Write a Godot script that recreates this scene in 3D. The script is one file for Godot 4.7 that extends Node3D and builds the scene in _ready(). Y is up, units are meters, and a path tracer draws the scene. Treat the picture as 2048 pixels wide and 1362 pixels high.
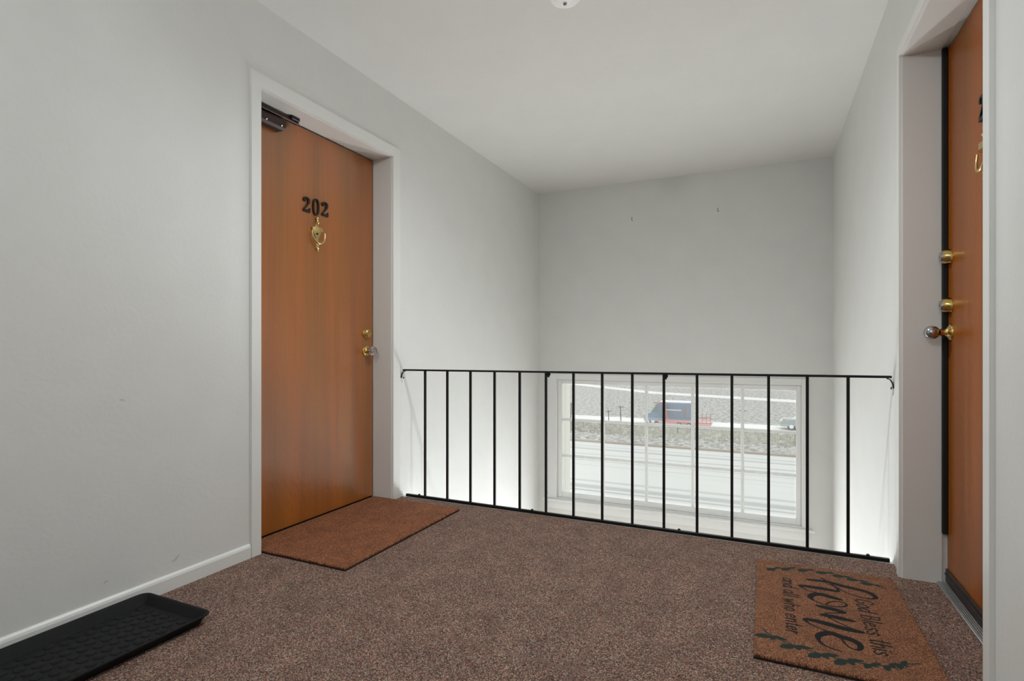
extends Node3D

# The stair landing: x runs from the left wall (door 202) to the right wall, z is negative away from the camera, floor at y = 0.
const XL := -2.015        # left wall face
const XR := 0.493         # right wall face
const ZB := -4.97         # back wall face
const ZF := 3.0           # wall behind the camera
const CEIL := 2.423
const LOW := -2.7         # floor of the entry below
const EDGE := -2.738      # where the landing carpet stops
const D1_NEAR := -1.709   # opening of the left door
const D1_FAR := -2.645
const D2_NEAR := -1.682   # opening of the right door
const D2_FAR := -2.588
const HEAD := 2.046
const STREET := -6.0
const LAMP_LANDING := 2.1
const FILL_HALL := 0.75  # fill lamp added in the unseen hall
const FILL_END := 0.4  # second added fill lamp, farther back
const FILL_STRIP := 6.4  # strips added below the window to lift the stairwell
const LAMP_COLOR := Color(0.945, 0.968, 0.98)

var M := {}
var used := {}
var rng := RandomNumberGenerator.new()

# ---------------------------------------------------------------- helpers

func numbered(called: String) -> String:
	if not used.has(called):
		used[called] = 0
		return called
	used[called] += 1
	return "%s_%03d" % [called, used[called]]

func tag(o: Node, label: String, category: String, group := "", kind := "") -> void:
	o.set_meta("label", label)
	o.set_meta("category", category)
	if group != "":
		o.set_meta("group", group)
	if kind != "":
		o.set_meta("kind", kind)

func thing(called: String, label: String, category: String, at := Vector3.ZERO, turn := 0.0, group := "", kind := "") -> Node3D:
	var o := Node3D.new()
	o.name = numbered(called)
	add_child(o)
	o.position = at
	o.rotation.y = turn
	tag(o, label, category, group, kind)
	return o

func group_part(called: String, parent: Node, at := Vector3.ZERO) -> Node3D:
	var o := Node3D.new()
	o.name = called
	parent.add_child(o, true)
	o.position = at
	return o

func begin() -> SurfaceTool:
	var st := SurfaceTool.new()
	st.begin(Mesh.PRIMITIVE_TRIANGLES)
	return st

func finish(st: SurfaceTool, mat: Material) -> ArrayMesh:
	st.index()
	var m := st.commit()
	m.surface_set_material(0, mat)
	return m

func put(called: String, mesh: Mesh, parent: Node = null, at := Vector3.ZERO) -> MeshInstance3D:
	var o := MeshInstance3D.new()
	o.mesh = mesh
	if parent == null:
		o.name = numbered(called)
		add_child(o)
	else:
		o.name = called
		parent.add_child(o, true)
	o.position = at
	return o

func part(called: String, st: SurfaceTool, mat: Material, parent: Node = null) -> MeshInstance3D:
	return put(called, finish(st, mat), parent)

# one flat triangle; the winding is turned so that its front looks along n
func tri(st: SurfaceTool, a: Vector3, b: Vector3, c: Vector3, n: Vector3, ua := Vector2.ZERO, ub := Vector2.ZERO, uc := Vector2.ZERO) -> void:
	if (b - a).cross(c - a).dot(n) > 0.0:
		var t := b
		b = c
		c = t
		var tu := ub
		ub = uc
		uc = tu
	st.set_normal(n)
	st.set_uv(ua)
	st.add_vertex(a)
	st.set_normal(n)
	st.set_uv(ub)
	st.add_vertex(b)
	st.set_normal(n)
	st.set_uv(uc)
	st.add_vertex(c)

func quad(st: SurfaceTool, a: Vector3, b: Vector3, c: Vector3, d: Vector3, away: Vector3) -> void:
	var n := (c - a).cross(d - b).normalized()
	if n.dot((a + b + c + d) * 0.25 - away) < 0.0:
		n = -n
	tri(st, a, b, c, n)
	tri(st, a, c, d, n)

# smooth-shaded triangle with its own normals
func stri(st: SurfaceTool, p: Array, n: Array) -> void:
	var order := [0, 1, 2]
	if (p[1] - p[0]).cross(p[2] - p[0]).dot(n[0] + n[1] + n[2]) > 0.0:
		order = [0, 2, 1]
	for i in order:
		st.set_normal(n[i])
		st.set_uv(Vector2(p[i].x, p[i].y))
		st.add_vertex(p[i])

# convex solid with eight corners: p[0..3] one face, p[4..7] the opposite one
func hexa(st: SurfaceTool, p: Array) -> void:
	var c := Vector3.ZERO
	for q in p:
		c += q
	c /= 8.0
	for f in [[0, 1, 2, 3], [4, 5, 6, 7], [0, 1, 5, 4], [1, 2, 6, 5], [2, 3, 7, 6], [3, 0, 4, 7]]:
		quad(st, p[f[0]], p[f[1]], p[f[2]], p[f[3]], c)

func span(st: SurfaceTool, lo: Vector3, hi: Vector3, b := 0.0, uvs := false) -> void:
	cbox(st, (lo + hi) * 0.5, hi - lo, b, Basis.IDENTITY, uvs)

# box with chamfered edges
func cbox(st: SurfaceTool, at: Vector3, size: Vector3, b := 0.0, turn := Basis.IDENTITY, uvs := false) -> void:
	var h := size * 0.5
	b = minf(b, minf(h.x, minf(h.y, h.z)) * 0.95)
	var face := {}
	for ax in 3:
		for s in [-1.0, 1.0]:
			var u := (ax + 1) % 3
			var v := (ax + 2) % 3
			var q := []
			for k in [[-1, -1], [1, -1], [1, 1], [-1, 1]]:
				var p := Vector3.ZERO
				p[ax] = s * h[ax]
				p[u] = k[0] * (h[u] - b)
				p[v] = k[1] * (h[v] - b)
				q.append(p)
				face[[ax, s, u, k[0], v, k[1]]] = p
			var n := Vector3.ZERO
			n[ax] = s
			_uvquad(st, q, n, at, turn, h, uvs)
	if b <= 0.0:
		return
	for ax in 3:  # edges along axis ax
		var u := (ax + 1) % 3
		var v := (ax + 2) % 3
		for su in [-1.0, 1.0]:
			for sv in [-1.0, 1.0]:
				var q := []
				for e in [[-1.0, 0], [1.0, 0], [1.0, 1], [-1.0, 1]]:
					var p := Vector3.ZERO
					p[ax] = e[0] * (h[ax] - b)
					p[u] = su * (h[u] - (0.0 if e[1] == 0 else b))
					p[v] = sv * (h[v] - (b if e[1] == 0 else 0.0))
					q.append(p)
				var n := Vector3.ZERO
				n[u] = su
				n[v] = sv
				_uvquad(st, q, n.normalized(), at, turn, h, uvs)
	for sx in [-1.0, 1.0]:
		for sy in [-1.0, 1.0]:
			for sz in [-1.0, 1.0]:
				var s := Vector3(sx, sy, sz)
				var a := s * Vector3(h.x, h.y - b, h.z - b)
				var c := s * Vector3(h.x - b, h.y, h.z - b)
				var d := s * Vector3(h.x - b, h.y - b, h.z)
				tri(st, at + turn * a, at + turn * c, at + turn * d, turn * s.normalized(), _uv(a, h, uvs), _uv(c, h, uvs), _uv(d, h, uvs))

func _uv(p: Vector3, h: Vector3, on: bool) -> Vector2:
	return Vector2(p.x / h.x * 0.5 + 0.5, p.z / h.z * 0.5 + 0.5) if on else Vector2(p.x + p.z, p.y)

func _uvquad(st: SurfaceTool, q: Array, n: Vector3, at: Vector3, turn: Basis, h: Vector3, on: bool) -> void:
	var w := turn * n
	tri(st, at + turn * q[0], at + turn * q[1], at + turn * q[2], w, _uv(q[0], h, on), _uv(q[1], h, on), _uv(q[2], h, on))
	tri(st, at + turn * q[0], at + turn * q[2], at + turn * q[3], w, _uv(q[0], h, on), _uv(q[2], h, on), _uv(q[3], h, on))

# profile of [radius, height] turned round the local axis; basis maps y to that axis
func lathe(st: SurfaceTool, prof: Array, at: Vector3, turn := Basis.IDENTITY, sides := 24, crease := 35.0) -> void:
	var seg := []
	for i in prof.size() - 1:
		var d: Vector2 = prof[i + 1] - prof[i]
		seg.append(Vector2(d.y, -d.x).normalized())
	for i in prof.size() - 1:
		var n0: Vector2 = seg[i]
		var n1: Vector2 = seg[i]
		if i > 0 and rad_to_deg(absf(seg[i].angle_to(seg[i - 1]))) < crease:
			n0 = (seg[i] + seg[i - 1]).normalized()
		if i < seg.size() - 1 and rad_to_deg(absf(seg[i].angle_to(seg[i + 1]))) < crease:
			n1 = (seg[i] + seg[i + 1]).normalized()
		for k in sides:
			var a0 := TAU * k / sides
			var a1 := TAU * (k + 1) / sides
			var p := []
			var n := []
			for e in [[a0, 0], [a1, 0], [a1, 1], [a0, 1]]:
				var pt: Vector2 = prof[i + e[1]]
				var nn: Vector2 = n0 if e[1] == 0 else n1
				var c := cos(e[0])
				var s := sin(e[0])
				p.append(at + turn * Vector3(pt.x * c, pt.y, pt.x * s))
				n.append(turn * Vector3(nn.x * c, nn.y, nn.x * s).normalized())
			if prof[i].x > 1e-6:
				stri(st, [p[0], p[1], p[2]], [n[0], n[1], n[2]])
			if prof[i + 1].x > 1e-6:
				stri(st, [p[0], p[2], p[3]], [n[0], n[2], n[3]])

# tube along points with one radius for each
func tube(st: SurfaceTool, pts: Array, radii: Array, sides := 10, caps := true) -> void:
	var rings := []
	var norms := []
	var up := Vector3(0.13, 0.97, 0.21)
	for i in pts.size():
		var dir: Vector3 = (pts[mini(i + 1, pts.size() - 1)] - pts[maxi(i - 1, 0)]).normalized()
		var x := up.cross(dir).normalized()
		var y := dir.cross(x).normalized()
		up = y
		var ring := []
		var nn := []
		for k in sides:
			var a := TAU * k / sides
			var d := x * cos(a) + y * sin(a)
			ring.append(pts[i] + d * radii[i])
			nn.append(d)
		rings.append(ring)
		norms.append(nn)
	for i in pts.size() - 1:
		for k in sides:
			var j := (k + 1) % sides
			stri(st, [rings[i][k], rings[i][j], rings[i + 1][j]], [norms[i][k], norms[i][j], norms[i + 1][j]])
			stri(st, [rings[i][k], rings[i + 1][j], rings[i + 1][k]], [norms[i][k], norms[i + 1][j], norms[i + 1][k]])
	if caps:
		for e in [0, pts.size() - 1]:
			var n: Vector3 = (pts[e] - pts[1 if e == 0 else e - 1]).normalized()
			for k in sides:
				tri(st, pts[e], rings[e][k], rings[e][(k + 1) % sides], n)

# outline in the local xy plane pushed out along z, with a chamfer on the front edge
func extrude(st: SurfaceTool, outline: PackedVector2Array, z0: float, z1: float, b := 0.0, turn := Basis.IDENTITY, at := Vector3.ZERO) -> void:
	var inner := outline
	if b > 0.0:
		var g := Geometry2D.offset_polygon(outline, -b)
		if g.size() == 1 and g[0].size() > 2:
			inner = g[0]
		else:
			b = 0.0
	var tris := Geometry2D.triangulate_polygon(inner)
	for i in range(0, tris.size(), 3):
		tri(st, at + turn * _v3(inner[tris[i]], z1), at + turn * _v3(inner[tris[i + 1]], z1), at + turn * _v3(inner[tris[i + 2]], z1), turn * Vector3(0, 0, 1))
	var back := Geometry2D.triangulate_polygon(outline)
	for i in range(0, back.size(), 3):
		tri(st, at + turn * _v3(outline[back[i]], z0), at + turn * _v3(outline[back[i + 1]], z0), at + turn * _v3(outline[back[i + 2]], z0), turn * Vector3(0, 0, -1))
	var cw := 1.0 if Geometry2D.is_polygon_clockwise(outline) else -1.0
	for i in outline.size():
		var p := outline[i]
		var q := outline[(i + 1) % outline.size()]
		var e := q - p
		var n := Vector3(-e.y, e.x, 0).normalized() * cw
		tri(st, at + turn * _v3(p, z0), at + turn * _v3(q, z0), at + turn * _v3(q, z1 - b), turn * n)
		tri(st, at + turn * _v3(p, z0), at + turn * _v3(q, z1 - b), at + turn * _v3(p, z1 - b), turn * n)
	if b > 0.0:  # ring between the outline and the inset front
		for i in outline.size():
			var p := outline[i]
			var q := outline[(i + 1) % outline.size()]
			var e := q - p
			var n := (Vector3(-e.y, e.x, 0).normalized() * cw + Vector3(0, 0, 1)).normalized()
			var ip := _nearest(inner, p)
			var iq := _nearest(inner, q)
			tri(st, at + turn * _v3(p, z1 - b), at + turn * _v3(q, z1 - b), at + turn * _v3(iq, z1), turn * n)
			if ip != iq:
				tri(st, at + turn * _v3(p, z1 - b), at + turn * _v3(iq, z1), at + turn * _v3(ip, z1), turn * n)

func _v3(p: Vector2, z: float) -> Vector3:
	return Vector3(p.x, p.y, z)

func _nearest(poly: PackedVector2Array, p: Vector2) -> Vector2:
	var best := poly[0]
	for q in poly:
		if q.distance_squared_to(p) < best.distance_squared_to(p):
			best = q
	return best

# a profile swept straight between two points: profile x along "across", y along "out"
func sweep(st: SurfaceTool, prof: Array, from: Vector3, to: Vector3, across: Vector3, out: Vector3, cut_from := 0.0, cut_to := 0.0) -> void:
	var dir := (to - from).normalized()
	var mid := Vector3.ZERO
	var a := []
	var b := []
	for p in prof:
		a.append(from + across * p.x + out * p.y + dir * p.x * cut_from)
		b.append(to + across * p.x + out * p.y + dir * p.x * cut_to)
		mid += a[-1] + b[-1]
	mid /= prof.size() * 2.0
	for i in prof.size():
		var j := (i + 1) % prof.size()
		quad(st, a[i], a[j], b[j], b[i], mid)
	for i in range(1, prof.size() - 1):
		tri(st, a[0], a[i], a[i + 1], -dir)
		tri(st, b[0], b[i], b[i + 1], dir)

# ---------------------------------------------------------------- materials

func mat(color: Color, rough: float, metal := 0.0) -> StandardMaterial3D:
	var m := StandardMaterial3D.new()
	m.albedo_color = color
	m.roughness = rough
	m.metallic = metal
	return m

func noise_image(size: int, freq: float, kind: int, ns: int, octaves := 3, high := 0) -> Image:
	var n := FastNoiseLite.new()
	n.seed = ns
	n.noise_type = kind
	n.frequency = freq
	n.fractal_octaves = octaves
	if kind == FastNoiseLite.TYPE_CELLULAR:
		n.fractal_type = FastNoiseLite.FRACTAL_NONE
		n.cellular_return_type = FastNoiseLite.RETURN_CELL_VALUE
		n.cellular_jitter = 1.0
	return n.get_seamless_image(size, high if high else size, false, false, 0.02 if kind == FastNoiseLite.TYPE_CELLULAR else 0.1)

func relief(im: Image) -> ImageTexture:
	return ImageTexture.create_from_image(im)

func normals(im: Image, scale: float) -> ImageTexture:
	var c: Image = im.duplicate()
	c.convert(Image.FORMAT_RGBA8)
	c.bump_map_to_normal_map(scale)
	return ImageTexture.create_from_image(c)

# paint on plaster: nearly even, with faint roller texture and a soft mottle
func painted(color: Color, rough: float, bump: float, ns: int, mottle := 0.02) -> StandardMaterial3D:
	var coarse := noise_image(256, 0.012, FastNoiseLite.TYPE_SIMPLEX_SMOOTH, ns, 4)
	var fine := noise_image(512, 0.09, FastNoiseLite.TYPE_SIMPLEX_SMOOTH, ns + 1, 3)
	coarse.convert(Image.FORMAT_RGB8)
	for y in 256:
		for x in 256:
			var v := 1.0 - mottle * coarse.get_pixel(x, y).r
			coarse.set_pixel(x, y, Color(v, v, v * (1.0 - mottle * 0.3)))
	var m := mat(color, rough)
	m.albedo_texture = ImageTexture.create_from_image(coarse)
	m.normal_enabled = true
	m.normal_texture = normals(fine, bump)
	m.normal_scale = 0.05
	m.uv1_triplanar = true
	m.uv1_world_triplanar = true
	m.uv1_scale = Vector3(0.9, 0.9, 0.9)
	return m

func pile(size: int, high: int, ns: int, cell: float, ramp: Array, shade := 0.25) -> Array:
	# yarn or fibre ends: every cell takes one colour of the ramp
	var cells := noise_image(size, cell, FastNoiseLite.TYPE_CELLULAR, ns, 1, high)
	var fine := noise_image(size, 0.33, FastNoiseLite.TYPE_SIMPLEX, ns + 3, 2, high)
	var wide := noise_image(size, 0.006, FastNoiseLite.TYPE_SIMPLEX_SMOOTH, ns + 7, 3, high)
	for i in [cells, fine, wide]:
		i.convert(Image.FORMAT_L8)
	var c: PackedByteArray = cells.get_data()
	var f: PackedByteArray = fine.get_data()
	var w: PackedByteArray = wide.get_data()
	var table := []
	for i in 256:
		table.append(ramp[(i * 37 + i / 7) % ramp.size()])
	var out := PackedByteArray()
	out.resize(size * high * 3)
	for i in size * high:
		var col: Color = table[c[i]]
		var k := 1.0 + shade * (f[i] / 255.0 - 0.5) + 0.16 * (w[i] / 255.0 - 0.5)
		out[i * 3] = clampi(int(col.r * 255.0 * k), 0, 255)
		out[i * 3 + 1] = clampi(int(col.g * 255.0 * k), 0, 255)
		out[i * 3 + 2] = clampi(int(col.b * 255.0 * k), 0, 255)
	return [Image.create_from_data(size, high, false, Image.FORMAT_RGB8, out), cells, fine]

# more contrast between the yarns of a ramp, round the same mean
func widen(ramp: Array, k: float) -> Array:
	var mean := Vector3.ZERO
	for c in ramp:
		mean += Vector3(c.r, c.g, c.b) / ramp.size()
	var out := []
	for c in ramp:
		var v := mean + (Vector3(c.r, c.g, c.b) - mean) * k
		out.append(Color(maxf(v.x, 0.05), maxf(v.y, 0.04), maxf(v.z, 0.03)))
	return out

func make_materials() -> void:
	M.wall = painted(Color(0.89, 0.89, 0.88), 0.55, 3.0, 11, 0.016)
	M.ceiling = painted(Color(0.9, 0.9, 0.888), 0.8, 3.0, 15, 0.012)
	M.trim = mat(Color(0.9, 0.9, 0.885), 0.34)
	M.sash = mat(Color(0.92, 0.92, 0.91), 0.3)
	M.scuff = mat(Color(0.80, 0.80, 0.785), 0.6)

	# carpet: short loop pile of brown, taupe, grey and brick-red yarn
	var t := [Color(0.50, 0.385, 0.33), Color(0.56, 0.45, 0.39), Color(0.43, 0.33, 0.285), Color(0.62, 0.53, 0.47), Color(0.50, 0.40, 0.35), Color(0.36, 0.275, 0.245), Color(0.57, 0.345, 0.295), Color(0.53, 0.44, 0.395), Color(0.66, 0.58, 0.525), Color(0.47, 0.365, 0.315), Color(0.31, 0.245, 0.22)]
	t = widen(t, 1.55)
	var im := pile(1024, 1024, 31, 0.36, t, 0.5)
	M.carpet = mat(Color(0.95, 0.945, 0.935), 0.95)
	M.carpet.albedo_texture = ImageTexture.create_from_image(im[0])
	M.carpet.uv1_triplanar = true
	M.carpet.uv1_world_triplanar = true
	M.carpet.uv1_scale = Vector3.ONE / 0.98
	M.carpet.normal_enabled = true
	M.carpet.normal_texture = normals(im[1], 4.0)
	M.carpet.normal_scale = 0.8

	# wood veneer: fine upright grain with broad bands of tone
	var wood := Image.create(512, 512, false, Image.FORMAT_RGB8)
	var g1 := FastNoiseLite.new()
	g1.seed = 5
	g1.frequency = 0.02
	g1.fractal_octaves = 4
	for y in 512:
		for x in 512:
			var bx := absf(x - 255.5)
			var band := g1.get_noise_2d(bx * 0.45 + 40.0, y * 0.035)
			var grain := g1.get_noise_2d(bx * 9.0 + 300.0, y * 0.22)
			var pore := g1.get_noise_2d(bx * 24.0 + 900.0, y * 1.3 + 77.0)
			var v := 1.0 + 0.15 * band + 0.055 * grain - 0.10 * maxf(0.0, pore - 0.28)
			var red := 1.0 + 0.09 * g1.get_noise_2d(bx * 0.6 + 700.0, y * 0.1)
			wood.set_pixel(x, y, Color(clampf(0.625 * v * red, 0, 1), clampf(0.355 * v, 0, 1), clampf(0.08 * v / red, 0, 1)))
	M.wood = mat(Color.WHITE, 0.32)
	M.wood.metallic_specular = 0.7
	M.wood.clearcoat_enabled = true
	M.wood.clearcoat = 0.7
	M.wood.clearcoat_roughness = 0.2
	M.wood.albedo_texture = ImageTexture.create_from_image(wood)
	M.wood.uv1_triplanar = true
	M.wood.uv1_scale = Vector3(1.07, 0.47, 1.07)
	var varnish := noise_image(512, 0.07, FastNoiseLite.TYPE_SIMPLEX_SMOOTH, 44, 3)
	M.wood.normal_enabled = true
	M.wood.normal_texture = normals(varnish, 2.0)
	M.wood.normal_scale = 0.12

	M.wood_dull = M.wood.duplicate()
	M.wood_dull.albedo_color = Color(0.93, 0.9, 0.86)
	M.wood_dull.clearcoat_enabled = false
	M.wood_dull.metallic_specular = 0.36
	M.brass = mat(Color(0.84, 0.72, 0.45), 0.16, 1.0)
	M.pale_brass = mat(Color(0.90, 0.80, 0.56), 0.24, 1.0)
	M.steel = mat(Color(0.72, 0.72, 0.73), 0.14, 1.0)
	M.crystal = mat(Color(0.97, 0.98, 1.0), 0.03)
	M.crystal.refraction_enabled = true
	M.crystal.refraction_scale = 0.05
	M.crystal.transparency = BaseMaterial3D.TRANSPARENCY_ALPHA
	M.crystal.albedo_color.a = 0.12
	M.iron = mat(Color(0.055, 0.055, 0.055), 0.42, 0.25)
	M.digits = mat(Color(0.06, 0.05, 0.05), 0.45)
	M.black = mat(Color(0.03, 0.03, 0.03), 0.6)
	M.rubber = mat(Color(0.045, 0.043, 0.04), 0.75)
	M.sweep = mat(Color(0.17, 0.14, 0.13), 0.5)
	M.bronze = mat(Color(0.20, 0.13, 0.115), 0.38, 0.3)
	M.aluminium = mat(Color(0.72, 0.72, 0.72), 0.35, 0.9)
	M.tray = mat(Color(0.10, 0.10, 0.108), 0.7)
	M.tray.metallic_specular = 0.35
	M.tray.normal_enabled = true
	M.tray.normal_texture = normals(noise_image(256, 0.2, FastNoiseLite.TYPE_SIMPLEX, 61, 2), 1.5)
	M.tray.normal_scale = 0.3
	M.tray.uv1_triplanar = true
	M.tray.uv1_scale = Vector3(6, 6, 6)
	M.plastic = mat(Color(0.90, 0.90, 0.88), 0.45)
	M.wire = mat(Color(0.30, 0.29, 0.28), 0.4, 0.6)
	M.glow = mat(Color(0.86, 0.86, 0.85), 0.3)
	M.glow.emission_enabled = true
	M.glow.emission = Color(1.0, 0.99, 0.98)
	M.glow.emission_energy_multiplier = 0.15
	M.pane = mat(Color(0.95, 0.97, 0.96, 0.05), 0.02)
	M.pane.transparency = BaseMaterial3D.TRANSPARENCY_ALPHA

	# coconut fibre
	var coir := [Color(0.46, 0.275, 0.185), Color(0.52, 0.33, 0.225), Color(0.40, 0.235, 0.16), Color(0.57, 0.385, 0.27), Color(0.43, 0.25, 0.165), Color(0.34, 0.20, 0.14), Color(0.49, 0.30, 0.20)]
	for i in coir.size():
		coir[i] = Color(coir[i].r * 1.14, coir[i].g * 1.12, coir[i].b * 1.02)
	coir = widen(coir, 1.7)
	var ci := pile(768, 1024, 71, 0.42, coir, 0.75)
	M.coir = mat(Color.WHITE, 0.95)
	M.coir.albedo_texture = ImageTexture.create_from_image(ci[0])
	M.coir.normal_enabled = true
	M.coir.normal_texture = normals(ci[1], 5.0)
	M.coir.normal_scale = 0.9
	var pale := []
	for c in coir:
		pale.append(Color(c.r * 0.97, c.g * 1.04, c.b * 1.14))
	var pi := pile(736, 1200, 83, 0.38, pale, 0.7)
	print_mat(pi[0])
	M.coir_print = mat(Color.WHITE, 0.95)
	M.coir_print.albedo_texture = ImageTexture.create_from_image(pi[0])
	M.coir_print.normal_enabled = true
	M.coir_print.normal_texture = normals(pi[1], 5.0)
	M.coir_print.normal_scale = 0.9

	# outdoors
	M.snow = painted(Color(0.75, 0.755, 0.745), 0.9, 4.0, 91, 0.10)
	M.snow.uv1_scale = Vector3(0.08, 0.08, 0.08)
	M.field = ground_material(Color(0.70, 0.705, 0.69), Color(0.54, 0.545, 0.52), 101, 0.11)
	M.verge = ground_material(Color(0.70, 0.70, 0.66), Color(0.46, 0.445, 0.38), 111, 0.10)
	M.fresh_snow = mat(Color(0.83, 0.835, 0.825), 0.9)
	M.road = road_material()
	M.kerb = mat(Color(0.62, 0.58, 0.54), 0.9)
	M.post = mat(Color(0.46, 0.44, 0.42), 0.9)
	M.siding = mat(Color(0.88, 0.88, 0.84), 0.6)
	M.brick = mat(Color(0.55, 0.40, 0.34), 0.9)
	M.van_blue = mat(Color(0.53, 0.60, 0.665), 0.4)  # blue lightened to a washed-out tone
	M.van_glass = mat(Color(0.52, 0.58, 0.54), 0.15)
	M.van_white = mat(Color(0.86, 0.87, 0.88), 0.4)
	M.trailer_red = mat(Color(0.77, 0.53, 0.505), 0.5)  # red kept pale and low in contrast
	M.tyre = mat(Color(0.32, 0.32, 0.32), 0.85)
	M.car_grey = mat(Color(0.62, 0.66, 0.65), 0.3)
	M.blade = mat(Color.WHITE, 0.9)
	M.blade.vertex_color_use_as_albedo = true

func ground_material(a: Color, b: Color, ns: int, scale: float) -> StandardMaterial3D:
	var n := noise_image(512, 0.03, FastNoiseLite.TYPE_SIMPLEX_SMOOTH, ns, 5)
	n.convert(Image.FORMAT_RGB8)
	for y in 512:
		for x in 512:
			var v := smoothstep(0.38, 0.66, n.get_pixel(x, y).r)
			n.set_pixel(x, y, a.lerp(b, v))
	var m := mat(Color.WHITE, 0.95)
	m.albedo_texture = ImageTexture.create_from_image(n)
	m.uv1_triplanar = true
	m.uv1_world_triplanar = true
	m.uv1_scale = Vector3(scale, scale, scale)
	return m

# packed snow on the road with wheel tracks running along it
func road_material() -> StandardMaterial3D:
	var n := FastNoiseLite.new()
	n.seed = 9
	n.frequency = 0.02
	n.fractal_octaves = 4
	var im := Image.create(512, 1024, false, Image.FORMAT_RGB8)
	var tracks := [[0.08, 0.010, 0.4], [0.135, 0.012, 0.5], [0.23, 0.008, 0.45], [0.30, 0.016, 0.55], [0.335, 0.006, 0.5], [0.40, 0.010, 0.25], [0.60, 0.012, 0.3], [0.66, 0.02, 0.55], [0.70, 0.008, 0.5], [0.80, 0.018, 0.5], [0.845, 0.006, 0.6], [0.90, 0.010, 0.3]]
	for y in 1024:
		for x in 512:
			var u := absf(x - 255.5)
			var v := y / 1024.0 + 0.004 * n.get_noise_2d(u * 0.3, y * 0.05 + 500.0)
			var dark := 0.0
			for t in tracks:
				var d: float = absf(v - t[0]) / t[1]
				dark = maxf(dark, (1.0 - smoothstep(0.5, 1.3, d)) * t[2] * (0.75 + 0.6 * n.get_noise_2d(u * 0.5, t[0] * 4000.0)))
			dark += 0.10 * n.get_noise_2d(u * 0.15, y * 1.2)
			dark += 0.05 * n.get_noise_2d(u * 2.0 + 900.0, y * 2.0)
			im.set_pixel(x, y, Color(0.76, 0.77, 0.755).lerp(Color(0.47, 0.49, 0.48), clampf(dark, 0, 1)))
	var m := mat(Color.WHITE, 0.8)
	m.albedo_texture = ImageTexture.create_from_image(im)
	return m

# ---------------------------------------------------------------- the print on the coir mat
# a runs along the writing, b up across it, both in metres on the mat

const MAT_A := 0.79
const MAT_B := 0.478
var ink: PackedByteArray
var ink_w := 0
var ink_h := 0
var rag := FastNoiseLite.new()

func dab(a0: Vector2, a1: Vector2, w0: float, w1: float, col: Color) -> void:
	var sx := ink_w / MAT_B
	var sy := ink_h / MAT_A
	var m := maxf(w0, w1) + 0.002
	for y in range(maxi(0, int((minf(a0.x, a1.x) - m) * sy)), mini(ink_h - 1, int((maxf(a0.x, a1.x) + m) * sy)) + 1):
		for x in range(maxi(0, int((minf(a0.y, a1.y) - m) * sx)), mini(ink_w - 1, int((maxf(a0.y, a1.y) + m) * sx)) + 1):
			var p := Vector2((y + 0.5) / sy, (x + 0.5) / sx)
			var d := a1 - a0
			var t := clampf((p - a0).dot(d) / maxf(d.length_squared(), 1e-9), 0.0, 1.0)
			var dist := p.distance_to(a0 + d * t) - lerpf(w0, w1, t) * 0.5 + 0.0009 * rag.get_noise_2d(x * 1.0, y * 1.0)
			if dist < 0.0:
				var i := (y * ink_w + x) * 3
				var k := 0.85 + 0.5 * (ink[i] / 255.0)
				ink[i] = int(col.r * 255.0 * k)
				ink[i + 1] = int(col.g * 255.0 * k)
				ink[i + 2] = int(col.b * 255.0 * k)

func smooth_path(p: Array) -> Curve2D:
	var c := Curve2D.new()
	for i in p.size():
		var tan: Vector2 = (p[mini(i + 1, p.size() - 1)] - p[maxi(i - 1, 0)]) * 0.18
		c.add_point(p[i], -tan, tan)
	return c

func stroke(p: Array, widths: Array, col: Color) -> void:
	var pts := []
	for q in p:
		pts.append(Vector2(q[0], q[1]))
	var c := smooth_path(pts)
	var last := c.sample(0, 0.0)
	var lw: float = widths[0]
	widths = widths.map(func(w): return w * 1.2 + 0.0012)
	lw = widths[0]
	for i in pts.size() - 1:
		for k in range(1, 6):
			var q := c.sample(i, k / 5.0)
			var w := lerpf(widths[i], widths[i + 1], k / 5.0)
			dab(last, q, lw, w, col)
			last = q
			lw = w

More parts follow.
